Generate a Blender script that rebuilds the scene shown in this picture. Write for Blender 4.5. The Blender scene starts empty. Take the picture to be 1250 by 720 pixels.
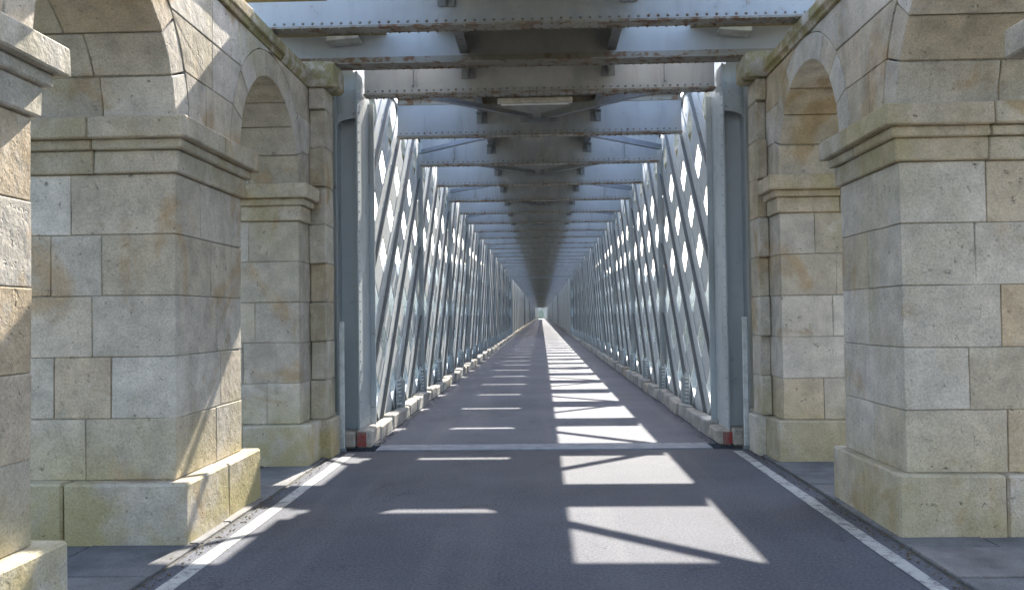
import bpy, bmesh, math, random
from mathutils import Vector, Matrix

random.seed(7)
SC = bpy.context.scene
COL = SC.collection
R = math.radians

# ------------------------------------------------------------------ camera
cam_d = bpy.data.cameras.new('camera')
cam_d.sensor_width = 36.0
cam_d.lens = 30.3
cam_d.clip_start = 0.05
cam_d.clip_end = 12000
cam = bpy.data.objects.new('camera', cam_d)
COL.objects.link(cam)
CAM_H = 1.6
cam.matrix_world = (Matrix.Translation((0, 0, CAM_H)) @ Matrix.Rotation(R(1.93), 4, 'Z')
                    @ Matrix.Rotation(R(90 + 1.36), 4, 'X') @ Matrix.Rotation(R(-0.72), 4, 'Z'))
SC.camera = cam

# ------------------------------------------------------------------ sky and sun
SUN = Vector((0.172, 1.243, 1.0)).normalized()          # towards the sun
elev = math.asin(SUN.z)
azim = math.atan2(SUN.x, SUN.y)                          # clockwise from +Y
world = bpy.data.worlds.new('World')
SC.world = world
world.use_nodes = True
wn = world.node_tree
wn.nodes.clear()
w_out = wn.nodes.new('ShaderNodeOutputWorld')
w_bg = wn.nodes.new('ShaderNodeBackground')
w_sky = wn.nodes.new('ShaderNodeTexSky')
w_sky.sky_type = 'NISHITA'
w_sky.sun_disc = False
w_sky.sun_elevation = elev
w_sky.sun_rotation = azim
w_sky.dust_density = 2.0
w_sky.air_density = 1.0
w_bg.inputs['Strength'].default_value = 0.15
wn.links.new(w_sky.outputs[0], w_bg.inputs['Color'])
wn.links.new(w_bg.outputs[0], w_out.inputs['Surface'])

sun_d = bpy.data.lights.new('sun', 'SUN')
sun_d.energy = 4.0
sun_d.angle = R(0.5)
sun_d.color = (1.0, 0.93, 0.82)
sun = bpy.data.objects.new('sun', sun_d)
COL.objects.link(sun)
sun.location = (20, 60, 60)
sun.rotation_euler = (-SUN).to_track_quat('-Z', 'Y').to_euler()

SC.view_settings.view_transform = 'Standard'
SC.view_settings.look = 'None'
SC.view_settings.gamma = 1.0
SC.view_settings.use_curve_mapping = False
SC.view_settings.exposure = 2.3
SC.cycles.use_denoising = True
SC.cycles.max_bounces = 10
SC.cycles.diffuse_bounces = 6

# ------------------------------------------------------------------ helpers
WLOC = {}


class MB:
    def __init__(self):
        self.v, self.f = [], []

    def add(self, verts, faces):
        n = len(self.v)
        self.v += [tuple(p) for p in verts]
        self.f += [tuple(i + n for i in f) for f in faces]
        return self

    def box(self, x0, x1, y0, y1, z0, z1):
        if x0 > x1: x0, x1 = x1, x0
        if y0 > y1: y0, y1 = y1, y0
        v = [(x0, y0, z0), (x1, y0, z0), (x1, y1, z0), (x0, y1, z0),
             (x0, y0, z1), (x1, y0, z1), (x1, y1, z1), (x0, y1, z1)]
        f = [(0, 3, 2, 1), (4, 5, 6, 7), (0, 1, 5, 4), (1, 2, 6, 5), (2, 3, 7, 6), (3, 0, 4, 7)]
        return self.add(v, f)

    def obox(self, c, u, w, t, hu, hw, ht):
        c, u, w, t = Vector(c), Vector(u).normalized(), Vector(w).normalized(), Vector(t).normalized()
        v = []
        for st in (-1, 1):
            for su, sw in ((-1, -1), (1, -1), (1, 1), (-1, 1)):
                v.append(c + u * (su * hu) + w * (sw * hw) + t * (st * ht))
        f = [(0, 3, 2, 1), (4, 5, 6, 7), (0, 1, 5, 4), (1, 2, 6, 5), (2, 3, 7, 6), (3, 0, 4, 7)]
        return self.add(v, f)

    def prism(self, poly, axis, a, b):
        """poly of 2-D points extruded along axis 'x' (pts are y,z), 'y' (x,z) or 'z' (x,y)"""
        n = len(poly)
        mk = {'x': lambda p, t: (t, p[0], p[1]), 'y': lambda p, t: (p[0], t, p[1]), 'z': lambda p, t: (p[0], p[1], t)}[axis]
        v = [mk(p, a) for p in poly] + [mk(p, b) for p in poly]
        f = [tuple(range(n - 1, -1, -1)), tuple(range(n, 2 * n))]
        f += [(i, (i + 1) % n, n + (i + 1) % n, n + i) for i in range(n)]
        return self.add(v, f)

    def dome(self, c, nrm, r, h):
        nrm = Vector(nrm).normalized()
        a = nrm.orthogonal().normalized()
        b = nrm.cross(a)
        c = Vector(c)
        ring = [c + (a * math.cos(k * math.pi / 3) + b * math.sin(k * math.pi / 3)) * r for k in range(6)]
        top = [c + nrm * h + (a * math.cos(k * math.pi / 3) + b * math.sin(k * math.pi / 3)) * r * .55 for k in range(6)]
        v = ring + top
        f = [(k, (k + 1) % 6, 6 + (k + 1) % 6, 6 + k) for k in range(6)] + [(6, 7, 8, 9, 10, 11)]
        return self.add(v, f)

    def cyl(self, p0, p1, r, n=10):
        p0, p1 = Vector(p0), Vector(p1)
        d = (p1 - p0).normalized()
        a = d.orthogonal().normalized()
        b = d.cross(a)
        v = []
        for p in (p0, p1):
            v += [p + (a * math.cos(2 * math.pi * k / n) + b * math.sin(2 * math.pi * k / n)) * r for k in range(n)]
        f = [(k, (k + 1) % n, n + (k + 1) % n, n + k) for k in range(n)]
        f += [tuple(range(n - 1, -1, -1)), tuple(range(n, 2 * n))]
        return self.add(v, f)

    def mesh(self, name, mat, origin, bevel=0.0, jitter=0.0, recalc=True):
        bm = bmesh.new()
        vs = [bm.verts.new(Vector(p) - origin) for p in self.v]
        for f in self.f:
            try:
                bm.faces.new([vs[i] for i in f])
            except ValueError:
                pass
        if recalc:
            bmesh.ops.recalc_face_normals(bm, faces=bm.faces)
        if jitter:
            for v in bm.verts:
                v.co += Vector((random.uniform(-1, 1), random.uniform(-1, 1), random.uniform(-1, 1))) * jitter
        if bevel:
            es = [e for e in bm.edges if len(e.link_faces) == 2 and e.calc_face_angle(0) > 0.35]
            bmesh.ops.bevel(bm, geom=es, offset=bevel, segments=1, affect='EDGES', clamp_overlap=True)
        me = bpy.data.meshes.new(name)
        bm.to_mesh(me)
        bm.free()
        me.materials.append(mat)
        return me

    def build(self, name, mat, parent=None, origin=None, bevel=0.0, jitter=0.0):
        if origin is None:
            xs, ys, zs = zip(*self.v)
            origin = ((min(xs) + max(xs)) / 2, (min(ys) + max(ys)) / 2, min(zs))
        origin = Vector(origin)
        me = self.mesh(name, mat, origin, bevel, jitter)
        return place(name, me, origin, parent)


def place(name, me, loc, parent=None):
    o = bpy.data.objects.new(name, me)
    COL.objects.link(o)
    loc = Vector(loc)
    WLOC[o.name] = loc
    if parent is not None:
        o.parent = parent
        o.location = loc - WLOC[parent.name]
    else:
        o.location = loc
    return o


def empty(name, loc):
    return place(name, None, loc)


def tag(o, label, cat, group=None):
    o['label'] = label
    o['category'] = cat
    if group:
        o['group'] = group
    return o


def structure(o):
    o['kind'] = 'structure'
    return o


def stuff(o):
    o['kind'] = 'stuff'
    return o


# ------------------------------------------------------------------ materials
class NT:
    def __init__(self, name):
        self.m = bpy.data.materials.new(name)
        self.m.use_nodes = True
        self.t = self.m.node_tree
        self.b = self.t.nodes['Principled BSDF']
        self.pos = self.t.nodes.new('ShaderNodeNewGeometry').outputs['Position']

    def n(self, kind, **kw):
        nd = self.t.nodes.new(kind)
        for k, v in kw.items():
            setattr(nd, k, v)
        return nd

    def l(self, a, b):
        self.t.links.new(a, b)

    def put(self, sock, v):
        if isinstance(v, bpy.types.NodeSocket):
            self.l(v, sock)
        elif isinstance(v, tuple) and len(v) == 3:
            sock.default_value = (*v, 1)
        else:
            sock.default_value = v

    def noise(self, scale, detail=4, rough=.55, co=None, dist=0.0):
        nd = self.n('ShaderNodeTexNoise')
        nd.inputs['Scale'].default_value = scale
        nd.inputs['Detail'].default_value = detail
        nd.inputs['Roughness'].default_value = rough
        nd.inputs['Distortion'].default_value = dist
        self.l(co or self.pos, nd.inputs['Vector'])
        return nd.outputs[0]

    def stretch(self, sx, sy, sz):
        nd = self.n('ShaderNodeVectorMath', operation='MULTIPLY')
        self.l(self.pos, nd.inputs[0])
        nd.inputs[1].default_value = (sx, sy, sz)
        return nd.outputs[0]

    def voro(self, scale, feature='F1'):
        nd = self.n('ShaderNodeTexVoronoi', feature=feature)
        nd.inputs['Scale'].default_value = scale
        self.l(self.pos, nd.inputs['Vector'])
        return nd.outputs['Distance']

    def ramp(self, fac, stops):
        nd = self.n('ShaderNodeValToRGB')
        cr = nd.color_ramp
        while len(cr.elements) < len(stops):
            cr.elements.new(.5)
        for e, (p, c) in zip(cr.elements, stops):
            e.position = p
            e.color = (*c, 1) if isinstance(c, tuple) else (c, c, c, 1)
        self.l(fac, nd.inputs[0])
        return nd.outputs[0]

    def step(self, v, a, b, lo=0., hi=1.):
        nd = self.n('ShaderNodeMapRange', interpolation_type='SMOOTHSTEP')
        self.put(nd.inputs[0], v)
        for i, x in enumerate((a, b, lo, hi)):
            nd.inputs[i + 1].default_value = x
        return nd.outputs[0]

    def math(self, op, a, b=0.0):
        nd = self.n('ShaderNodeMath', operation=op)
        self.put(nd.inputs[0], a)
        self.put(nd.inputs[1], b)
        return nd.outputs[0]

    def mix(self, fac, a, b, blend='MIX'):
        nd = self.n('ShaderNodeMix', data_type='RGBA', blend_type=blend)
        self.put(nd.inputs[0], fac)
        self.put(nd.inputs[6], a)
        self.put(nd.inputs[7], b)
        return nd.outputs[2]

    def xyz(self):
        nd = self.n('ShaderNodeSeparateXYZ')
        self.l(self.pos, nd.inputs[0])
        return nd.outputs

    def random(self):
        return self.n('ShaderNodeObjectInfo').outputs['Random']

    def bump(self, h, strength=.4, dist=.02, prev=None):
        nd = self.n('ShaderNodeBump')
        nd.inputs['Strength'].default_value = strength
        nd.inputs['Distance'].default_value = dist
        self.l(h, nd.inputs['Height'])
        if prev is not None:
            self.l(prev, nd.inputs['Normal'])
        return nd.outputs[0]

    def done(self, col, rough=.8, normal=None, metallic=0., spec=.3):
        self.put(self.b.inputs['Base Color'], col)
        self.put(self.b.inputs['Roughness'], rough)
        self.b.inputs['Metallic'].default_value = metallic
        self.b.inputs['Specular IOR Level'].default_value = spec
        if normal is not None:
            self.l(normal, self.b.inputs['Normal'])
        return self.m


def granite(name, algae=1.0, moss=0.0):
    t = NT(name)
    z = t.xyz()[2]
    base = t.ramp(t.random(), [(0, (.46, .405, .33)), (.2, (.60, .55, .475)), (.4, (.49, .435, .355)), (.55, (.63, .58, .51)),
                               (.7, (.45, .39, .295)), (.88, (.56, .49, .39)), (1, (.50, .39, .26))])
    # rusty run-off patches
    w = t.noise(1.15, 5, .6, dist=.6)
    base = t.mix(t.step(w, .55, .66, 0, .8), base, (.43, .31, .18))
    # grey weathering streaks that run down the face
    st = t.noise(1.0, 6, .62, t.stretch(3.2, 3.2, .5))
    base = t.mix(t.step(st, .5, .72, 0, .42), base, (.28, .26, .21))
    lt = t.noise(2.7, 6, .7, dist=.4)
    base = t.mix(t.step(lt, .55, .7, 0, .45), base, (.66, .61, .52))
    md = t.noise(5.5, 6, .6)
    base = t.mix(1.0, base, t.ramp(md, [(.3, .74), (.7, 1.12)]), 'MULTIPLY')
    # algae in damp places near the ground and on projecting stones
    al = t.math('MULTIPLY', t.step(z, 1.1, .05), t.step(t.noise(1.6, 5, .6), .32, .56))
    al2 = t.math('MULTIPLY', t.step(t.noise(.9, 4, .6, t.stretch(1, 1, .6)), .50, .68), .6)
    al = t.math('MULTIPLY', t.math('MAXIMUM', al, al2), algae)
    base = t.mix(al, base, (.38, .32, .14))
    if moss:
        mm = t.step(t.noise(4.0, 6, .65), .38, .58, 0, moss)
        base = t.mix(mm, base, (.25, .215, .075))
    sp = t.noise(70, 4, .75)
    base = t.mix(1.0, base, t.ramp(sp, [(.3, .70), (.5, 1.0), (.7, 1.2)]), 'MULTIPLY')
    pit = t.noise(19, 3, .6)
    base = t.mix(t.step(pit, .68, .75, 0, .7), base, (.07, .065, .055))
    n1 = t.bump(t.noise(9, 6, .6), .45, .03)
    n2 = t.bump(sp, .4, .006, n1)
    n3 = t.bump(t.step(pit, .62, .72, 1, 0), .6, .012, n2)
    return t.done(base, .88, n3, spec=.2)


GRANITE = granite('granite', .85)
GRANITE_CLEAN = granite('granite_less_algae', .45)
GRANITE_TRIM = granite('granite_trim', .9, .25)
GRANITE_MOSS = granite('granite_mossy', .9, .8)


def mortar():
    t = NT('mortar')
    return t.done(t.ramp(t.noise(30, 5), [(.3, (.27, .245, .20)), (.7, (.50, .455, .38))]), .95, t.bump(t.noise(60, 4), .5, .01))


MORTAR = mortar()


def painted(name, base=(.36, .41, .46), rust=.5, soot=0.0, streak=.5):
    t = NT(name)
    col = t.mix(t.noise(2.2, 5, .6), tuple(c * .82 for c in base), tuple(min(1, c * 1.12) for c in base))
    st = t.noise(1.0, 5, .6, t.stretch(6, 6, .6))
    col = t.mix(t.step(st, .52, .74, 0, streak), col, (.17, .165, .14))
    ru = t.noise(6.0, 7, .7)
    col = t.mix(t.step(ru, .70 - .14 * rust, .80 - .14 * rust, 0, .9), col, (.15, .072, .03))
    fine = t.noise(40, 4, .7)
    col = t.mix(t.step(fine, .66 - .05 * rust, .75, 0, .6), col, (.12, .07, .035))
    if soot:
        x = t.xyz()[0]
        ax = t.math('ABSOLUTE', x)
        wob = t.math('MULTIPLY', t.math('SUBTRACT', t.noise(3.0, 5, .6), .5), .45)
        m = t.step(t.math('ADD', ax, wob), 1.0, .80)
        sc = t.ramp(t.noise(5, 6, .65, t.stretch(1, 1, .7)), [(.32, (.10, .088, .055)), (.55, (.19, .165, .10)), (.72, (.30, .25, .14))])
        col = t.mix(t.math('MULTIPLY', m, soot), col, sc)
    rough = t.step(ru, .5, .7, .42, .85)
    return t.done(col, rough, t.bump(t.noise(25, 5, .6), .12, .01), spec=.4)


STEEL = painted('painted_steel', (.41, .445, .45), .5)
STEEL_LATTICE = painted('painted_steel_lattice', (.54, .56, .55), .15, 0, .3)
STEEL_GIRDER = painted('painted_steel_girder', (.335, .35, .365), .4, .5, .3)
STEEL_FLANGE = painted('rusty_steel_flange', (.24, .225, .19), 1.5, .35, .6)
STEEL_DARK = painted('painted_steel_darker', (.25, .28, .29), .5)
STEEL_BRACE = painted('bracing_paint', (.22, .25, .30), .5, .5)
STEEL_SOOT_SHADE = painted('soot_and_shade_steel', (.15, .155, .15), .8)  # soot on roof parts; on the lattice ribs, shade painted as colour


def deck_wood():
    t = NT('tarred_deck_timber')
    c = t.ramp(t.noise(3, 6, .65, t.stretch(.5, 6, 1)), [(.3, (.24, .19, .095)), (.7, (.42, .34, .18))])
    return t.done(c, .9, t.bump(t.noise(20, 5), .3, .01))


DECK = deck_wood()


def asphalt(name, k):
    t = NT(name)
    c = t.ramp(t.noise(.55, 6, .6), [(.3, (.064, .069, .086)), (.7, (.100, .106, .127))])
    c = t.mix(t.step(t.noise(2.6, 6, .65), .52, .75, 0, .5), c, (.062, .062, .068))
    # wheel-track polish running along the road
    c = t.mix(t.step(t.noise(1.0, 3, .5, t.stretch(2.2, .12, 1)), .5, .7, 0, .35), c, (.135, .135, .14))
    grit = t.noise(48, 4, .8)
    c = t.mix(1.0, c, t.ramp(grit, [(.34, .60), (.5, 1.0), (.66, 1.5)]), 'MULTIPLY')
    st = t.noise(55, 2, .5)
    c = t.mix(t.step(st, .70, .76, 0, .7), c, (.26, .25, .23))
    # fine cracks
    cr = t.n('ShaderNodeTexVoronoi', feature='DISTANCE_TO_EDGE')
    cr.inputs['Scale'].default_value = .8
    wob = t.n('ShaderNodeVectorMath', operation='ADD')
    t.l(t.pos, wob.inputs[0])
    nz = t.n('ShaderNodeTexNoise')
    nz.inputs['Scale'].default_value = 3
    nz.inputs['Detail'].default_value = 6
    t.l(t.pos, nz.inputs['Vector'])
    t.l(nz.outputs['Color'], wob.inputs[1])
    t.l(wob.outputs[0], cr.inputs['Vector'])
    crk = t.math('MULTIPLY', t.step(cr.outputs['Distance'], .012, .0), t.step(t.noise(.5, 3), .48, .6))
    c = t.mix(t.math('MULTIPLY', crk, .6), c, (.03, .03, .032))
    if k != 1:
        c = t.mix(1.0, c, (k, k, k), 'MULTIPLY')
    n1 = t.bump(t.noise(120, 3, .7), .5, .006)
    return t.done(c, .85, t.bump(st, .3, .005, n1), spec=.25)


ASPHALT = asphalt('asphalt', 1)
ASPHALT_DECK = asphalt('paler_deck_asphalt', 1.45)


def paintline():
    t = NT('worn_white_paint')
    w = t.math('ADD', t.math('MULTIPLY', t.noise(9, 6, .7), .6), t.math('MULTIPLY', t.noise(90, 3, .7), .4))
    c = t.mix(t.step(w, .47, .62), (.42, .42, .40), (.12, .12, .13))
    return t.done(c, .8, t.bump(t.noise(120, 3, .7), .4, .005))


WHITE_LINE = paintline()


def slabs():
    t = NT('paving_stone')
    c = t.ramp(t.random(), [(0, (.13, .13, .135)), (.5, (.17, .17, .17)), (1, (.20, .19, .18))])
    c = t.mix(1, c, t.ramp(t.noise(3, 6, .65), [(.3, .6), (.7, 1.25)]), 'MULTIPLY')
    c = t.mix(1, c, t.ramp(t.noise(110, 3, .7), [(.3, .65), (.7, 1.35)]), 'MULTIPLY')
    return t.done(c, .85, t.bump(t.noise(50, 5, .7), .4, .008))


SLAB = slabs()


def dirt():
    t = NT('joint_dirt')
    c = t.ramp(t.noise(14, 6, .7), [(.3, (.05, .05, .048)), (.7, (.12, .12, .11))])
    return t.done(c, .95, t.bump(t.noise(70, 5, .7), .6, .01))


DIRT = dirt()


def concrete():
    t = NT('kerb_concrete')
    c = t.ramp(t.random(), [(0, (.30, .295, .28)), (.5, (.40, .385, .35)), (.8, (.46, .43, .38)), (1, (.36, .30, .23))])
    c = t.mix(1, c, t.ramp(t.noise(5, 6, .65), [(.3, .6), (.7, 1.2)]), 'MULTIPLY')
    c = t.mix(1, c, t.ramp(t.noise(70, 3, .7), [(.3, .75), (.7, 1.2)]), 'MULTIPLY')
    return t.done(c, .9, t.bump(t.noise(40, 5, .7), .5, .012))


CONCRETE = concrete()


def simple(name, a, b, scale=6, rough=.7, bump=.2, spec=.3):
    t = NT(name)
    c = t.mix(t.step(t.noise(scale, 6, .65), .35, .65), a, b)
    return t.done(c, rough, t.bump(t.noise(scale * 6, 4), bump, .01), spec=spec)


RED = simple('worn_red_paint', (.33, .05, .045), (.26, .15, .13), 9)
WHITE_POST_SUNLIT = simple('chalky_white_and_sunlit', (.62, .64, .62), (.45, .46, .43), 8)  # white paint on the posts; sunlight painted into the bearing plates
CREAM = simple('aged_cream_enamel', (.62, .58, .47), (.45, .40, .30), 7, .4)
TUBE = simple('unlit_tube_glass', (.75, .75, .72), (.66, .66, .62), 5, .2)
JOINT = simple('galvanised_steel', (.27, .30, .35), (.20, .225, .265), 5, .7, .1, .15)
RUBBER = simple('black_joint_seal', (.03, .03, .032), (.05, .05, .05), 12)
RIVER_BED = simple('bank_earth', (.10, .11, .05), (.17, .15, .09), .05)


def water():
    t = NT('river_water')
    n = t.bump(t.noise(.25, 4, .6), .08, .3)
    t.done((.03, .055, .075), .05, n, spec=.5)
    return t.m


WATER = water()


def hill_mat():
    t = NT('wooded_hills')
    c = t.ramp(t.noise(.02, 8, .65), [(.3, (.016, .030, .024)), (.55, (.026, .042, .034)), (.75, (.05, .06, .05))])
    c = t.mix(1, c, t.ramp(t.noise(.15, 6, .7), [(.3, .55), (.7, 1.4)]), 'MULTIPLY')
    return t.done(c, .95, t.bump(t.noise(.12, 6, .7), .5, 3), spec=0.)


HILL = hill_mat()

# ------------------------------------------------------------------ terrain, river
PERIOD = 2.6
Y_C = 11.05                       # first girder of the iron span
SPAN_END = Y_C + 20 * PERIOD      # 63.05
FAR = Y_C + 123 * PERIOD          # far end of the bridge, about 331


def smooth(a, b, t):
    t = max(0., min(1., (t - a) / (b - a)))
    return t * t * (3 - 2 * t)


def hz(x, y):
    near = -0.35 - 19 * smooth(13, 80, y)
    near -= 4.5 * smooth(6, 16, abs(x)) * (1 - smooth(13, 80, y))
    far = 19 * smooth(285, 326, y)
    ridge = 0.
    d = max(0., y - 350)
    ridge += 95 * smooth(0, 1500, d) * (0.75 + .25 * math.sin(x * .0021 + 1.3) + .22 * math.sin(x * .006 + y * .002))
    ridge += 6 * math.sin(x * .021) * math.sin(y * .017) * smooth(0, 300, d)
    side = max(0., abs(x) - 900)
    ridge += 60 * smooth(0, 1500, side) * (1 + .3 * math.sin(y * .004 + x * .001))
    back = max(0., -y - 60)
    ridge += 40 * smooth(0, 900, back)
    return near + far + ridge


def terrain():
    def axis(vals):
        return sorted(set(vals))
    xs = axis([s * v for s in (-1, 1) for v in (0, 4, 6, 8, 11, 16, 24, 36, 55, 80, 120, 170, 240, 340, 460, 600, 780, 1000, 1300, 1700, 2200, 2800, 3600, 4500)])
    ys = axis([-4000, -2500, -1500, -900, -500, -250, -120, -60, -30, -10, 0, 6, 11, 14, 18, 24, 30, 37, 45, 60, 80, 95, 140, 200, 260, 285, 295, 305, 315, 326,
               350, 390, 440, 500, 580, 680, 800, 950, 1100, 1300, 1500, 1800, 2200, 2700, 3300, 4200])
    b = MB()
    n = len(ys)
    for x in xs:
        for y in ys:
            b.v.append((x, y, hz(x, y)))
    for i in range(len(xs) - 1):
        for j in range(n - 1):
            b.f.append((i * n + j, (i + 1) * n + j, (i + 1) * n + j + 1, i * n + j + 1))
    o = structure(b.build('terrain', HILL, origin=(0, 0, 0)))
    for p in o.data.polygons:
        p.use_smooth = True
    w = MB().add([(-4500, 45, -15), (4500, 45, -15), (4500, 318, -15), (-4500, 318, -15)], [(0, 1, 2, 3)])
    structure(w.build('river', WATER, origin=(0, 170, -15)))


terrain()

# ------------------------------------------------------------------ road and pavements
b = MB()
ys = [-40, 10.28]
b.box(-2.42, 2.42, -40, 10.24, -.3, 0)
road = structure(b.build('road', ASPHALT, origin=(0, -15, 0)))
b = MB().box(-2.62, 2.62, 10.725, FAR, -.35, 0)
structure(b.build('bridge_road', ASPHALT_DECK, origin=(0, 170, 0)))
b = MB().box(-40, 40, FAR + .02, FAR + 160, -.3, -.01)
structure(b.build('far_road', ASPHALT, origin=(0, FAR + 80, 0)))

for s in (-1, 1):
    b = MB()
    # slightly ragged painted line, a thin sheet on the asphalt
    n = 60
    pts_i, pts_o = [], []
    for k in range(n + 1):
        y = -12 + 22.1 * k / n
        pts_i.append((s * (2.20 + random.uniform(-.006, .006)), y, .004))
        pts_o.append((s * (2.31 + random.uniform(-.006, .006)), y, .004))
    v = pts_i + pts_o
    f = [(k, k + 1, n + 2 + k, n + 1 + k) for k in range(n)]
    b.add(v, f)
    structure(b.build('edge_line', WHITE_LINE, origin=(s * 2.25, 0, .004)))
    # pavement bed with its slabs
    bed = MB().box(s * 2.43, s * 6.0, -12, 10.24, -.3, -.012)
    pav = structure(bed.build('pavement', DIRT, origin=(s * 4, 0, -.3)))
    y = -3.0
    row = 0
    while y < 10.0:
        x = 2.46
        ln = random.uniform(.62, .8)
        if y + ln > 10.2:
            ln = 10.2 - y
        while x < 5.2:
            wd = random.uniform(.55, .95)
            dz = random.uniform(-.004, .004)
            MB().box(s * (x + .008), s * (x + wd - .008), y + .008, y + ln - .008, -.1, .006 + dz).build(
                'paving_slab', SLAB, pav, bevel=.006, jitter=.003)
            x += wd
        y += ln
        row += 1

ej = empty('expansion_joint', (0, 10.35, 0))
tag(ej, 'steel expansion joint strip laid across the road at the bridge mouth', 'expansion joint')
MB().box(-2.01, 2.01, 10.30, 10.72, -.2, .010).build('cover_plate', JOINT, ej, bevel=.004)
MB().box(-2.42, 2.42, 10.245, 10.295, -.2, -.006).build('seal', RUBBER, ej)
b = MB()
for k in range(22):
    b.dome((-1.95 + k * .18, 10.66, .010), (0, 0, 1), .012, .005)
stuff(b.build('bolts', JOINT, ej))

# kerbs along both sides of the bridge road
for s in (-1, 1):
    core = MB().box(s * 2.17, s * 2.28, 10.75, FAR, .0, .16)
    kb = structure(core.build('kerb', CONCRETE, origin=(s * 2.15, 10.6, 0)))
    y = 10.58
    k = 0
    joined = MB()
    while y < FAR - 1:
        ln = random.uniform(.42, .8)
        h = .20 + random.uniform(-.03, .025)
        x0 = 2.11 + random.uniform(-.018, .018)
        if y < 75:
            o = MB().box(s * x0, s * 2.292, y + .012, y + ln - .012, 0, h)
            o.build('kerb_block', CONCRETE, kb, bevel=.016, jitter=.012)
            if k == 0:
                yy = y + .004
                for dx in ((.05, .175),):
                    MB().box(s * (x0 + dx[0] + .01), s * (x0 + dx[1]), yy, yy + .03, .01, h - .02).build('red_paint', RED, kb)
        else:
            joined.box(s * x0, s * 2.292, y + .012, y + ln - .012, 0, h)
        y += ln
        k += 1
    stuff(joined.build('kerb_row', CONCRETE, kb))

# ------------------------------------------------------------------ stone arcades
XO = 4.0
SPRING = 3.07
TOPZ = 4.26
VT = .25                                               # voussoir depth
G = .0028                                               # half a mortar joint


def split(a, b, n, wob):
    out = [a]
    for k in range(1, n):
        out.append(a + (b - a) * (k / n + random.uniform(-wob, wob)))
    out.append(b)
    return out


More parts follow.
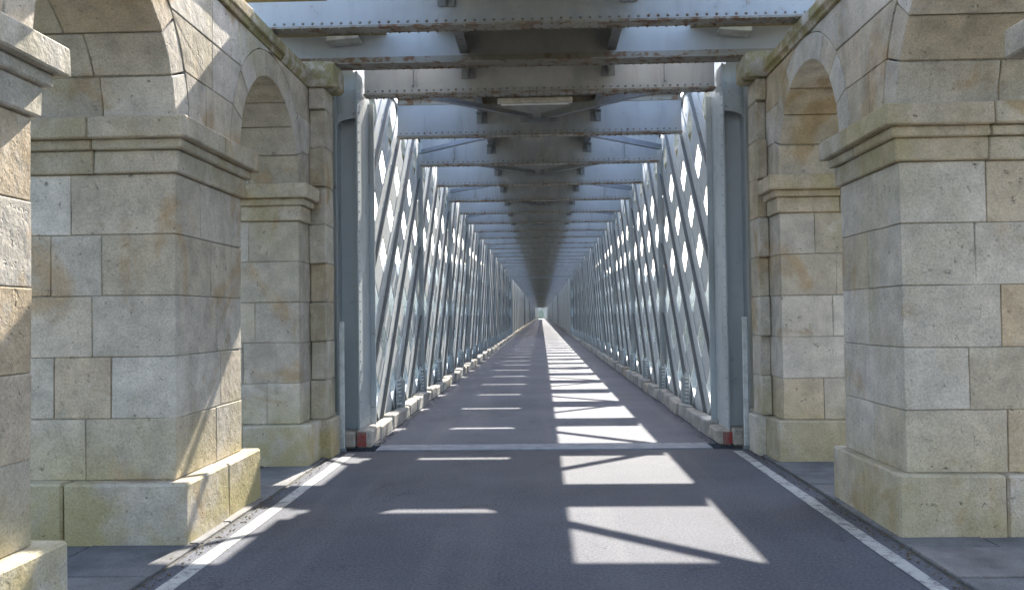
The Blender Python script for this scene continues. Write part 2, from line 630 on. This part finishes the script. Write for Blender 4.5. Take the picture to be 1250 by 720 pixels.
def arcade(s, label, plinth_out, XI, PIERS):
    ARCHES = [(PIERS[i][1], PIERS[i + 1][0]) for i in range(3)]
    GR = GRANITE if s < 0 else GRANITE_CLEAN
    th = empty('stone_arcade', (s * 3.2, 5, 0))
    tag(th, label, 'stone arcade')

    def bx(x0, x1, y0, y1, z0, z1):
        return MB().box(s * x0, s * x1, y0, y1, z0, z1)

    for pi, (y0, y1) in enumerate(PIERS):
        core = bx(XI + .016, XO - .016, y0 + .016, y1 - .016, -.3, TOPZ - .01)
        pier = core.build('pier', MORTAR, th)
        # plinth
        p = plinth_out
        ys_ = split(y0 - p, y1 if pi == 3 else y1 + p, 2, .08)
        xs_ = split(XI - p, XO + .05, 2, .12)
        for i in range(2):
            for j in range(2):
                bx(xs_[i] + (G if i else 0), xs_[i + 1] - (0 if i else G), ys_[j] + (G if j else 0), ys_[j + 1] - (0 if j else G),
                   -.02, .44 - G).build('plinth_stone', GR, pier, bevel=.016, jitter=.006)
        # shaft courses
        for c in range(5):
            z0 = .44 + c * .446
            z1 = z0 + .446
            ns = 3 if (c + pi) % 2 else 2
            xs_ = split(XI, XO, ns, .09)
            ys_ = split(y0, y1, 2, .16)
            for i in range(ns):
                for j in range(2):
                    bx(xs_[i] + G, xs_[i + 1] - G, ys_[j] + (G if j else 0), ys_[j + 1] - (0 if j else G),
                       z0 + G, z1 - G).build('stone_block', GR, pier, bevel=.005, jitter=.004)
        # impost moulding in four stones
        zi = .44 + 5 * .446
        far_y = 9.79 if pi == 3 else y1
        xm = XI + (XO - XI) * random.uniform(.42, .6)
        ym = (y0 + far_y) / 2 if pi == 3 else (y0 + y1) / 2 + random.uniform(-.15, .15)
        for i in range(2):
            for j in range(2):
                m = MB()
                for (za, zb, e) in ((zi + .003, zi + .17, .035), (zi + .17, zi + .245, .075), (zi + .245, SPRING, .135)):
                    xa, xb = (XI - e, xm - G) if i == 0 else (xm + G, XO + e)
                    ya, yb = (y0 - e, ym - G) if j == 0 else (ym + G, far_y + (0 if pi == 3 else e))
                    m.box(s * xa, s * xb, ya, yb, za, zb - .001)
                m.build('impost_stone', GRANITE_TRIM, pier, bevel=.010, jitter=.003)

    # arches: voussoirs
    for (ya, yb) in ARCHES:
        yc, r = (ya + yb) / 2, (yb - ya) / 2
        Rr = r + VT
        core = MB()
        pts = [(yc + (r + .02) * math.cos(a), SPRING + .02 + (r + .02) * math.sin(a)) for a in [math.pi * k / 16 for k in range(17)]]
        pts += [(yc + (Rr - .02) * math.cos(a), SPRING + .02 + (Rr - .02) * math.sin(a)) for a in [math.pi * k / 16 for k in range(16, -1, -1)]]
        n = 17
        cm = MB()
        for k in range(16):
            q = [pts[k], pts[k + 1], pts[33 - k - 1], pts[33 - k]]
            cm.prism(q, 'x', s * (XI + .016), s * (XO - .016))
        arch = cm.build('arch', MORTAR, th)
        N = 9
        for k in range(N):
            a0, a1 = math.pi * k / N, math.pi * (k + 1) / N
            g = .0055
            inner = [(yc + r * math.cos(a), SPRING + r * math.sin(a)) for a in (a0 + g / r, (a0 * 2 + a1) / 3, (a0 + 2 * a1) / 3, a1 - g / r)]
            outer = [(yc + (Rr - .004) * math.cos(a), SPRING + (Rr - .004) * math.sin(a)) for a in (a1 - g / Rr, (a0 + 2 * a1) / 3, (a0 * 2 + a1) / 3, a0 + g / Rr)]
            # keep the springers above the impost
            poly = [(y, max(z, SPRING + .004)) for y, z in inner + outer]
            xmid = random.uniform(.35, .65)
            xm = XI + (XO - XI) * xmid
            off = random.uniform(-.004, .004)
            MB().prism(poly, 'x', s * (XI + off), s * (xm - G)).build('voussoir', GR, arch, bevel=.007, jitter=.0025)
            MB().prism(poly, 'x', s * (xm + G), s * XO).build('voussoir', GR, arch, bevel=.007, jitter=.0025)

    # spandrel masonry above the piers
    def bound(idx, side, z):
        """outline of the spandrel over pier idx on its lower (-1) or upper (+1) y side"""
        k = idx - 1 if side < 0 else idx
        if k < 0 or k >= len(ARCHES):
            return PIERS[idx][0] if side < 0 else PIERS[idx][1]
        ya, yb = ARCHES[k]
        yc, Rr = (ya + yb) / 2, (yb - ya) / 2 + VT + .006
        d = math.sqrt(max(0, Rr * Rr - (z - SPRING) ** 2))
        return yc + d if side < 0 else yc - d

    for pi in range(len(PIERS)):
        nz = 3
        for c in range(nz):
            z0 = SPRING + (TOPZ - SPRING) * c / nz + G
            z1 = SPRING + (TOPZ - SPRING) * (c + 1) / nz - G
            zs = [z0 + (z1 - z0) * k / 5 for k in range(6)]
            lo = [(bound(pi, -1, z), z) for z in zs]
            hi = [(bound(pi, 1, z), z) for z in zs]
            if hi[0][0] - lo[0][0] < .25 and c == 0:
                # narrow toe between two arches: single stone
                poly = lo[::-1] + hi
                MB().prism(poly, 'x', s * (XI + random.uniform(-.003, .003)), s * XO).build('stone_block', GR, th, bevel=.006, jitter=.002)
                continue
            mid = (max(p[0] for p in lo) + min(p[0] for p in hi)) / 2 + random.uniform(-.15, .15)
            a = lo[::-1] + [(mid - G, z0), (mid - G, z1)]
            bq = [(mid + G, z1), (mid + G, z0)] + hi
            for poly in (a, bq):
                MB().prism(poly, 'x', s * (XI + random.uniform(-.004, .004)), s * XO).build('stone_block', GR, th, bevel=.006, jitter=.002)

    # quoin pilaster that closes the arcade against the ironwork
    PX = 2.47
    qz = .44
    q0 = bx(PX + .015, XI - .004, 9.90, 10.20, -.02, TOPZ - .01).build('pilaster', MORTAR, th)
    bx(PX - .06, XI - .003, 9.82, 10.215, -.02, .435).build('plinth_stone', GR, q0, bevel=.014, jitter=.004)
    k = 0
    while qz < TOPZ - .1:
        z1 = min(qz + .446, TOPZ)
        e = .0 if k % 2 else .05
        bx(PX, XI - .003, 9.86 - e, 10.215, qz + G, z1 - G).build('quoin', GRANITE_TRIM, q0, bevel=.012, jitter=.005)
        qz = z1
        k += 1

    # moss-grown ledge on top
    y = -.1
    while y < 9.73:
        ln = random.uniform(.75, 1.1)
        y1 = min(y + ln, 9.75)
        if 9.75 - y1 < .3:
            y1 = 9.75
        e = random.uniform(-.008, .008)
        prof = [(s * (XI - .015 + e), TOPZ + .004), (s * (XI - .025 + e), TOPZ + .05), (s * (XI - .052 + e), TOPZ + .07), (s * (XI - .052 + e), TOPZ + .165),
                (s * (XI - .03), TOPZ + .185), (s * (XO + .05), TOPZ + .185), (s * (XO + .05), TOPZ + .004)]
        MB().prism(prof, 'y', y + .004, y1 - .004).build('ledge_stone', GRANITE_MOSS, th, bevel=.006, jitter=.010)
        y = y1
    prof = [(s * (PX - .10), TOPZ + .004), (s * (PX - .13), TOPZ + .05), (s * (PX - .13), TOPZ + .26), (s * (PX - .10), TOPZ + .28),
            (s * XO, TOPZ + .32), (s * XO, TOPZ + .004)]
    MB().prism(prof, 'y', 9.76, 9.98).build('ledge_stone', GRANITE_MOSS, th, bevel=.006, jitter=.012)
    MB().prism(prof, 'y', 9.99, 10.24).build('ledge_stone', GRANITE_MOSS, th, bevel=.006, jitter=.01)
    return th


arcade(-1, 'granite arcade wall with sun streaks across its road-facing piers', .13, 2.66,
       [(-0.09, 1.28), (3.05, 4.42), (6.19, 7.56), (9.40, 10.60)])
arcade(1, 'granite arcade wall standing wholly in shade opposite the sunlit one', .08, 2.59,
       [(-0.09, 1.28), (3.05, 4.46), (6.28, 7.50), (9.40, 10.60)])

# ------------------------------------------------------------------ the iron bridge
br = empty('iron_bridge', (0, 170, 0))
tag(br, 'long pale blue riveted iron lattice bridge roofed by rows of cross girders', 'bridge')
ZB, ZT = 4.45, 5.085
HW = .095                                              # half flange width


def girder_meshes(xe, taper=False):
    if taper:
        web = MB().prism([(-xe, ZB + .02), (xe, ZB + .02), (xe, ZB + .30), (2.1, ZB + .30), (1.5, ZT - .02), (-1.5, ZT - .02), (-2.1, ZB + .30), (-xe, ZB + .30)], 'y', -.008, .008)
    else:
        web = MB().box(-xe, xe, -.008, .008, ZB + .02, ZT - .02)
    web.box(-xe + .01, xe - .01, -.021, -.0085, ZB + .029, ZB + .11)
    o = Vector((0, 0, ZB))
    me_w = web.mesh('cross_girder', STEEL_GIRDER, o)
    fl = MB().box(-xe, xe, -HW, HW, ZB, ZB + .018)
    fl.box(-xe + .01, xe - .01, -.075, -.0085, ZB + .0185, ZB + .028)
    me_b = fl.mesh('bottom_flange', STEEL_FLANGE, o)
    xt = 1.5 if taper else xe
    ft = MB().box(-xt, xt, -HW, HW, ZT - .018, ZT)
    ft.box(-xt + .01, xt - .01, -.021, -.0085, ZT - .11, ZT - .019)
    me_t = ft.mesh('top_flange', STEEL_FLANGE, o)
    st = MB().box(-.008, .008, -.085, -.022, ZB + .115, ZT - .115)
    st.box(-.05, .05, -.0215, -.0085, ZB + .112, ZT - .112)
    me_s = st.mesh('stiffener', STEEL_GIRDER, o)
    bk = MB().prism([(-.022, ZB + .21), (-.11, ZB + .29), (-.11, ZB + .36), (-.022, ZB + .36)], 'x', -.010, .010)
    bk.box(-.085, .085, -.13, -.0225, ZB + .361, ZB + .375).box(-.085, -.011, -.033, -.0225, ZB + .21, ZB + .36).box(.011, .085, -.033, -.0225, ZB + .21, ZB + .36)
    me_k = bk.mesh('bracket', STEEL_SOOT_SHADE, o)
    rv = MB()
    n = int(2 * xe / .095)
    for k in range(n):
        x = -xe + .05 + k * .095
        for yy in (-.072, .072):
            rv.dome((x, yy, ZB), (0, 0, -1), .017, .014)
        rv.dome((x, -.021, ZB + .07), (0, -1, 0), .016, .012)
    me_r = rv.mesh('rivet_row', STEEL_FLANGE, o)
    return me_w, me_b, me_t, me_s, me_k, me_r


G_BRIDGE = girder_meshes(2.255)
G_ABUT = girder_meshes(3.9, True)
far_g = MB()
i0 = -5
ys_g = []
for i in range(i0, 123):
    y = Y_C + i * PERIOD
    if y > FAR - .5:
        break
    ys_g.append((i, y))
    mw, mb_, mt, ms, mk, mr = G_ABUT if i < 0 else G_BRIDGE
    loc = Vector((0, y, ZB))
    g = place('cross_girder', mw, loc, br)
    if y < 130:
        place('bottom_flange', mb_, loc, g)
        place('top_flange', mt, loc, g)
    else:
        place('bottom_flange', mb_, loc, g)
    if i < 12:
        for x in (-1.62, 1.62):
            if i % 2 == 0 and i >= 0:
                place('stiffener', ms, loc + Vector((x, 0, 0)), g)
        for x in (-.9, .9):
            place('bracket', mk, loc + Vector((x, 0, 0)), g)
    if -3 < i < 9:
        stuff(place('rivet_row', mr, loc, g))

# stringers and timbered track bed between girders
L = PERIOD - .018
sm = MB().box(-.006, .006, .01, L - .01, ZB + .39, ZT - .02).box(-.055, .055, .13, L - .14, ZB + .376, ZB + .389).box(-.17, .17, 0, L, ZT + .006, ZT + .02)
me_str = sm.mesh('stringer', STEEL_SOOT_SHADE, Vector((0, 0, ZB)))
dm = MB()
yb = PERIOD - HW - .15
dm.box(-1.24, 1.08, -HW + .01, yb - .2, ZT + .024, ZT + .06)
dm.box(-1.14, 1.08, yb - .2, yb, ZT + .024, ZT + .06)
dm.box(-1.08, -.52, yb, PERIOD - HW, ZT + .024, ZT + .06).box(.50, 1.08, yb, PERIOD - HW, ZT + .024, ZT + .06)
me_deck = dm.mesh('deck_panel', DECK, Vector((0, 0, ZB)))
for i, y in ys_g:
    if y + PERIOD > FAR:
        break
    for x in (-.9, .9):
        place('stringer', me_str, (x, y + .009, ZB), br)
    place('deck_panel', me_deck, (0, y, ZB), br)

# diagonal wind bracing in the roof plane
def brace_mesh(dx, dy):
    d = Vector((dx, dy, 0))
    ln = d.length
    u = d.normalized()
    n = Vector((-u.y, u.x, 0))
    m = MB()
    c = d / 2
    m.obox(c, u, n, (0, 0, 1), ln / 2, .045, .006)
    m.obox(c + n * .04 + Vector((0, 0, .045)), u, n, (0, 0, 1), ln / 2, .005, .04)
    return m.mesh('wind_brace', STEEL_BRACE, Vector((0, 0, 0)))


ZBR = ZB + .20
BR = {(s, t): brace_mesh(-s * 2.17, t * 2.1) for s in (-1, 1) for t in (-1, 1)}
for i, y in ys_g:
    if i % 2 == 0 and y < 135:
        for s in (-1, 1):
            if i >= 0:
                place('wind_brace', BR[(s, 1)], (s * 2.24, y + .22, ZBR), br)
            if i >= 1:
                place('wind_brace', BR[(s, -1)], (s * 2.24, y - .22, ZBR), br)
    if i % 2 == 0 and 0 <= i < 8:
        m = MB().box(-.28, .28, y + 2.2, y + 2.42, ZBR - .018, ZBR - .008)
        m.build('gusset', STEEL_SOOT_SHADE, br)

# lattice webs
LZ0, LZ1 = .12, 4.98
H = LZ1 - LZ0
Q = math.sqrt(.5)


def bar_mesh(name, s, fam, ya, yb_, za, zb):
    """flat bar with a stiffening leg from (ya,za) to (yb_,zb), both 45 degrees"""
    p0, p1 = Vector((0, ya, za)), Vector((0, yb_, zb))
    u = (p1 - p0).normalized()
    n = Vector((0, -u.z, u.y))
    ln = (p1 - p0).length
    c = (p0 + p1) / 2
    m, rib = MB(), MB()
    if fam == 1:
        x = s * 2.312
        m.obox(c + Vector((x, 0, 0)), u, n, (1, 0, 0), ln / 2, BW / 2, .006)
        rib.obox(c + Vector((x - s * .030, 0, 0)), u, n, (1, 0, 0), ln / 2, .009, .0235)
    else:
        x = s * 2.327
        m.obox(c + Vector((x, 0, 0)), u, n, (1, 0, 0), ln / 2, BW / 2, .006)
        m.obox(c + Vector((x + s * .021, 0, 0)), u, n, (1, 0, 0), ln / 2, .007, .0145)
    return m, rib


BW = .52
YA, YB = Y_C + .42, SPAN_END - .15
full = {}
for s in (-1, 1):
    for fam in (1, 2):
        k = -4
        while True:
            yl = Y_C - .2 + k * 1.3                # lower y of the full bar
            if yl > YB - .3:
                break
            k += 1
            yh = yl + H
            ca, cb = max(yl, YA), min(yh, YB)
            if cb - ca < .4:
                continue
            if fam == 1:
                pa, pb = (ca, LZ0 + ca - yl), (cb, LZ0 + cb - yl)
            else:
                pa, pb = (ca, LZ1 - (ca - yl)), (cb, LZ1 - (cb - yl))
            if ca == yl and cb == yh:
                if (s, fam) not in full:
                    m, rib = bar_mesh('lattice_bar', s, fam, 0, H, *((LZ0, LZ1) if fam == 1 else (LZ1, LZ0)))
                    o_ = Vector((s * 2.3, 0, LZ0))
                    full[(s, fam)] = (m.mesh('lattice_bar', STEEL_LATTICE, o_), rib.mesh('rib', STEEL_SOOT_SHADE, o_) if rib.v else None)  # ribs darkened to paint in the shade on their unlit faces
                mm, rm = full[(s, fam)]
                lb = place('lattice_bar', mm, (s * 2.3, yl, LZ0), br)
                if rm:
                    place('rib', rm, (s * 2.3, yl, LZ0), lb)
            else:
                m, rib = bar_mesh('lattice_bar', s, fam, pa[0], pb[0], pa[1], pb[1])
                lb = m.build('lattice_bar', STEEL_LATTICE, br)
                if rib.v:
                    rib.build('rib', STEEL_SOOT_SHADE, lb)  # same painted shade on the clipped ribs

    # chords
    MB().box(s * 2.29, s * 2.625, 10.66, FAR, 5.053, 5.068).build('added_sun_trim_plate', STEEL, br)  # unseen plate added to keep the sun patches' outer edge straight
    MB().box(s * 2.36, s * 2.62, Y_C - .2, FAR, 4.72, 5.04).build('top_chord', STEEL, br)
    MB().box(s * 2.63, s * 3.25, 10.66, FAR, 5.06, 5.10).build('added_sun_screen', DECK, br)  # unseen overhang added to stop sun coming through the lattice
    MB().box(s * 2.36, s * 2.62, Y_C - .2, FAR, -.34, .30).build('bottom_chord', STEEL, br)

# rivet clusters where near bars cross
for s in (-1, 1):
    rv = MB()
    for k in range(0, 24):
        for q in range(0, 8):
            # family 1: z = LZ0 + y - yl(i); family 2: z = LZ1 - (y - yl(j))
            y = Y_C - .2 + k * .65 + (LZ0 + LZ1) / 2 - LZ0 - 2.6
            z = (LZ0 + LZ1) / 2 + (q - 4) * .65 + (0 if k % 2 == 0 else 0)
            if (k + q) % 2 or y < YA + .2 or not .5 < z < 4.6:
                continue
            for dy, dz in ((.1, 0), (-.1, 0), (0, .1), (0, -.1)):
                rv.dome((s * 2.306, y + dy, z + dz), (-s, 0, 0), .017, .013)
    stuff(rv.build('rivets', STEEL_LATTICE, br))

# uprights every second girder, gussets with bolt rows at each panel point
pm = MB()
pm.box(-.006, .006, -.11, .11, .22, 4.75).box(-.062, -.007, -.008, .008, .22, 4.75)
me_post = {}
for s in (-1, 1):
    m = MB()
    m.box(s * 2.29, s * 2.302, -.065, .065, .1, 4.9).box(s * 2.215, s * 2.288, -.009, .009, .2, 4.9)
    m.prism([(-.19, .2), (.19, .2), (.02, .75), (-.02, .75)], 'x', s * 2.27, s * 2.284)
    me_post[s] = m.mesh('upright', STEEL, Vector((s * 2.29, 0, .1)))
    gp = MB().box(s * 2.268, s * 2.288, -.21, .21, .1, .66)
    gp.box(s * 2.18, s * 2.267, -.03, .03, .1, .6)
    gp_me = gp.mesh('gusset', STEEL, Vector((s * 2.28, 0, .1)))
    bo = MB()
    for r_ in range(7):
        for yy in (-.17, -.07, .09, .17):
            bo.cyl((s * 2.268, yy, .24 + r_ * .06), (s * 2.225, yy, .24 + r_ * .06), .02, 6)
    bo_me = bo.mesh('bolts', STEEL_LATTICE, Vector((s * 2.28, 0, .1)))
    for i, y in ys_g:
        if i < 1 or y > SPAN_END - 1:
            continue
        if i % 2 == 0:
            place('upright', me_post[s], (s * 2.29, y, .1), br)
        g = place('gusset', gp_me, (s * 2.28, y, .1), br)
        if i < 8:
            stuff(place('bolts', bo_me, (s * 2.28, y, .1), g))

# plated spans beyond the first
for s in (-1, 1):
    y = SPAN_END
    k = 0
    while y < FAR - 3:
        y1 = min(y + 5.2, FAR)
        MB().box(s * 2.30, s * 2.33, y + .01, y1 - .01, .1, 4.7).build('web_panel', STEEL, br)
        MB().box(s * 2.24, s * 2.299, y - .04, y + .04, .1, 4.8).build('web_stiffener', STEEL, br)
        y = y1
    for k in range(5):
        yy = SPAN_END + k * 20 * PERIOD
        MB().box(s * 2.14, s * 2.238, yy - .2, yy + .2, .0, 4.44).build('pier_frame', STEEL_DARK, br)
for k in range(5):
    yy = SPAN_END + k * 20 * PERIOD
    MB().box(-2.13, 2.13, yy - .1, yy + .1, 4.32, 4.44).build('frame_strut', STEEL_DARK, br)

# portal: end posts, portal beam, end girder of the masonry approach
for s in (-1, 1):
    pp = MB().box(s * 2.29, s * 2.53, 10.86, 10.875, .02, 4.68)
    post = pp.build('portal_post', STEEL, br)
    MB().box(s * 2.268, s * 2.289, 10.66, 11.42, .02, 4.68).build('inner_flange', STEEL, post, bevel=.003)
    MB().box(s * 2.531, s * 2.552, 10.66, 11.30, .02, 4.68).build('outer_flange', STEEL, post, bevel=.003)
    # head plate whose lower edge is a rounded cut-out
    poly = [(s * 2.2905, 4.68), (s * 2.5295, 4.68), (s * 2.5295, 4.05)]
    for k in range(9):
        a = math.pi / 2 * k / 8
        poly.append((s * (2.5295 - .24 + .239 * math.cos(a)), 4.0 + .10 * math.sin(a)))
    MB().prism(poly, 'y', 10.70, 10.712).build('head_plate', STEEL, post)
    rv = MB()
    for xx in (2.33, 2.49):
        for zz in (4.30, 4.16, 4.45):
            rv.dome((s * xx, 10.70, zz), (0, -1, 0), .014, .012)
    for k in range(34):
        rv.dome((s * 2.268, 10.72, .3 + k * .125), (-s, 0, 0), .014, .012)
        rv.dome((s * 2.268, 11.34, .3 + k * .125), (-s, 0, 0), .014, .012)
    stuff(rv.build('rivets', STEEL, post))
    MB().box(s * 2.553, s * 2.95, 10.70, 10.712, .02, 4.68).build('side_plate', STEEL, post)
    MB().box(s * 2.20, s * 2.267, 11.36, 11.40, .02, 4.44).build('flange_angle', STEEL, post)
    MB().box(s * 2.30, s * 2.54, 10.50, 10.84, 0, .20).build('base_block', CONCRETE, post, bevel=.02, jitter=.006)

eg = MB().box(-3.9, 3.9, 10.50, 10.516, 4.70, 5.30).build('end_girder', STEEL_GIRDER, br)
MB().box(-3.9, 3.9, 10.36, 10.64, 4.684, 4.699).box(-3.9, 3.9, 10.487, 10.499, 4.70, 4.80).build('bottom_flange', STEEL_FLANGE, eg)
MB().box(-3.9, 3.9, 10.36, 10.64, 5.302, 5.32).build('top_flange', STEEL_FLANGE, eg)
rv = MB()
for k in range(44):
    for yy in (10.60,):
        rv.dome((-2.05 + k * .095, yy, 4.684), (0, 0, -1), .02, .016)
stuff(rv.build('rivet_row', STEEL_FLANGE, eg))

for s in (-1, 1):
    MB().box(s * 1.86, s * 3.3, 8.62, 10.655, 5.075, 5.09).build('added_shade_plate', DECK, br)  # hidden plate added to block sun from the arcade piers
    MB().prism([(s * 2.16, 4.965), (s * 2.54, 4.93), (s * 2.54, 4.985), (s * 2.16, 4.985)], 'y', 10.22, 10.485).build('bearing_plate', WHITE_POST_SUNLIT, eg)  # white colour stands in for sunlight on this plate

# lamp under the track bed
lf = empty('light_fixture', (-.05, 12.2, 4.60))
tag(lf, 'unlit cream fluorescent batten hung between the first roof girders', 'lamp')
MB().box(-.58, .48, 12.14, 12.26, 4.615, 4.68).build('housing', CREAM, lf, bevel=.01)
MB().cyl((-.53, 12.2, 4.60), (.43, 12.2, 4.60), .016).build('tube', TUBE, lf)
for x in (-.4, .3):
    MB().cyl((x, 12.2, 4.68), (x, 12.2, 5.075), .008, 6).build('hanger', STEEL_DARK, lf)

# white marker posts where the masonry meets the iron
for s, h_, lb in ((-1, 1.55, 'slim white post in the corner beside the sun-streaked arcade'), (1, 1.55, 'slim white post in the corner beside the shaded arcade')):
    mp = empty('marker_post', (s * 2.40, 10.36, 0))
    tag(mp, lb, 'post', 'white corner posts')
    MB().box(s * 2.385, s * 2.445, 10.335, 10.365, .0, h_).build('shaft', WHITE_POST_SUNLIT, mp, bevel=.006)
    MB().box(s * 2.375, s * 2.455, 10.325, 10.375, -.19, .03).build('foot', STEEL_DARK, mp)

# ------------------------------------------------------------------ far portal
fp = empty('stone_gateway', (0, FAR + 6, 0))
tag(fp, 'small distant stone gateway closing the view at the far end of the bridge', 'gateway')
for s in (-1, 1):
    MB().box(s * 1.1, s * 4.2, FAR + 4, FAR + 8, -.3, 4.6).build('pillar', GRANITE, fp)
pts = [(-1.1, 4.6), (-1.1, 2.2)] + [(-1.1 * math.cos(math.pi * k / 10), 2.2 + 1.0 * math.sin(math.pi * k / 10)) for k in range(1, 10)] + [(1.1, 2.2), (1.1, 4.6)]
MB().prism(pts, 'y', FAR + 4, FAR + 8).build('lintel', GRANITE, fp)

# ------------------------------------------------------------------ grit and dry leaves swept against the kerbs and plinths
LITTER = simple('dry_leaf_litter', (.16, .11, .05), (.07, .055, .035), 30)
for s in (-1, 1):
    g = MB()
    for k in range(330):
        y = random.uniform(3.2, 10.2)
        x = 2.34 + abs(random.gauss(0, .07))
        r = random.uniform(.0015, .0055)
        c = Vector((s * x, y, .006))
        a = random.uniform(0, 6.28)
        u = Vector((math.cos(a), math.sin(a), 0))
        g.obox(c, u, (-u.y, u.x, 0), (0, 0, 1), r * random.uniform(.8, 2), r, r * .6)
    for k in range(260):
        y = 10.8 + 30 * random.random() ** 1.5
        x = 2.10 - abs(random.gauss(0, .06))
        r = random.uniform(.002, .006)
        a = random.uniform(0, 6.28)
        u = Vector((math.cos(a), math.sin(a), 0))
        g.obox((s * x, y, .006), u, (-u.y, u.x, 0), (0, 0, 1), r * random.uniform(.8, 2), r, r * .5)
    o = stuff(g.build('road_grit', LITTER, origin=(s * 2.3, 8, 0)))
    tag(o, 'grit and dry leaf litter swept along the road edge on the ' + ('sunlit' if s < 0 else 'shaded') + ' arcade side', 'grit')

# ------------------------------------------------------------------ valley haze
hz_b = MB().box(-4600, 4600, -4100, 4300, -26, 190)
hm = bpy.data.materials.new('valley_haze')
hm.use_nodes = True
hm.node_tree.nodes.clear()
ho = hm.node_tree.nodes.new('ShaderNodeOutputMaterial')
hv = hm.node_tree.nodes.new('ShaderNodeVolumePrincipled')
hv.inputs['Color'].default_value = (.80, .87, .96, 1)
hv.inputs['Density'].default_value = .00022
hv.inputs['Anisotropy'].default_value = .3
hm.node_tree.links.new(hv.outputs[0], ho.inputs['Volume'])
stuff(tag(hz_b.build('haze', hm, origin=(0, 0, -26)), 'pale bluish haze filling the river valley', 'haze'))
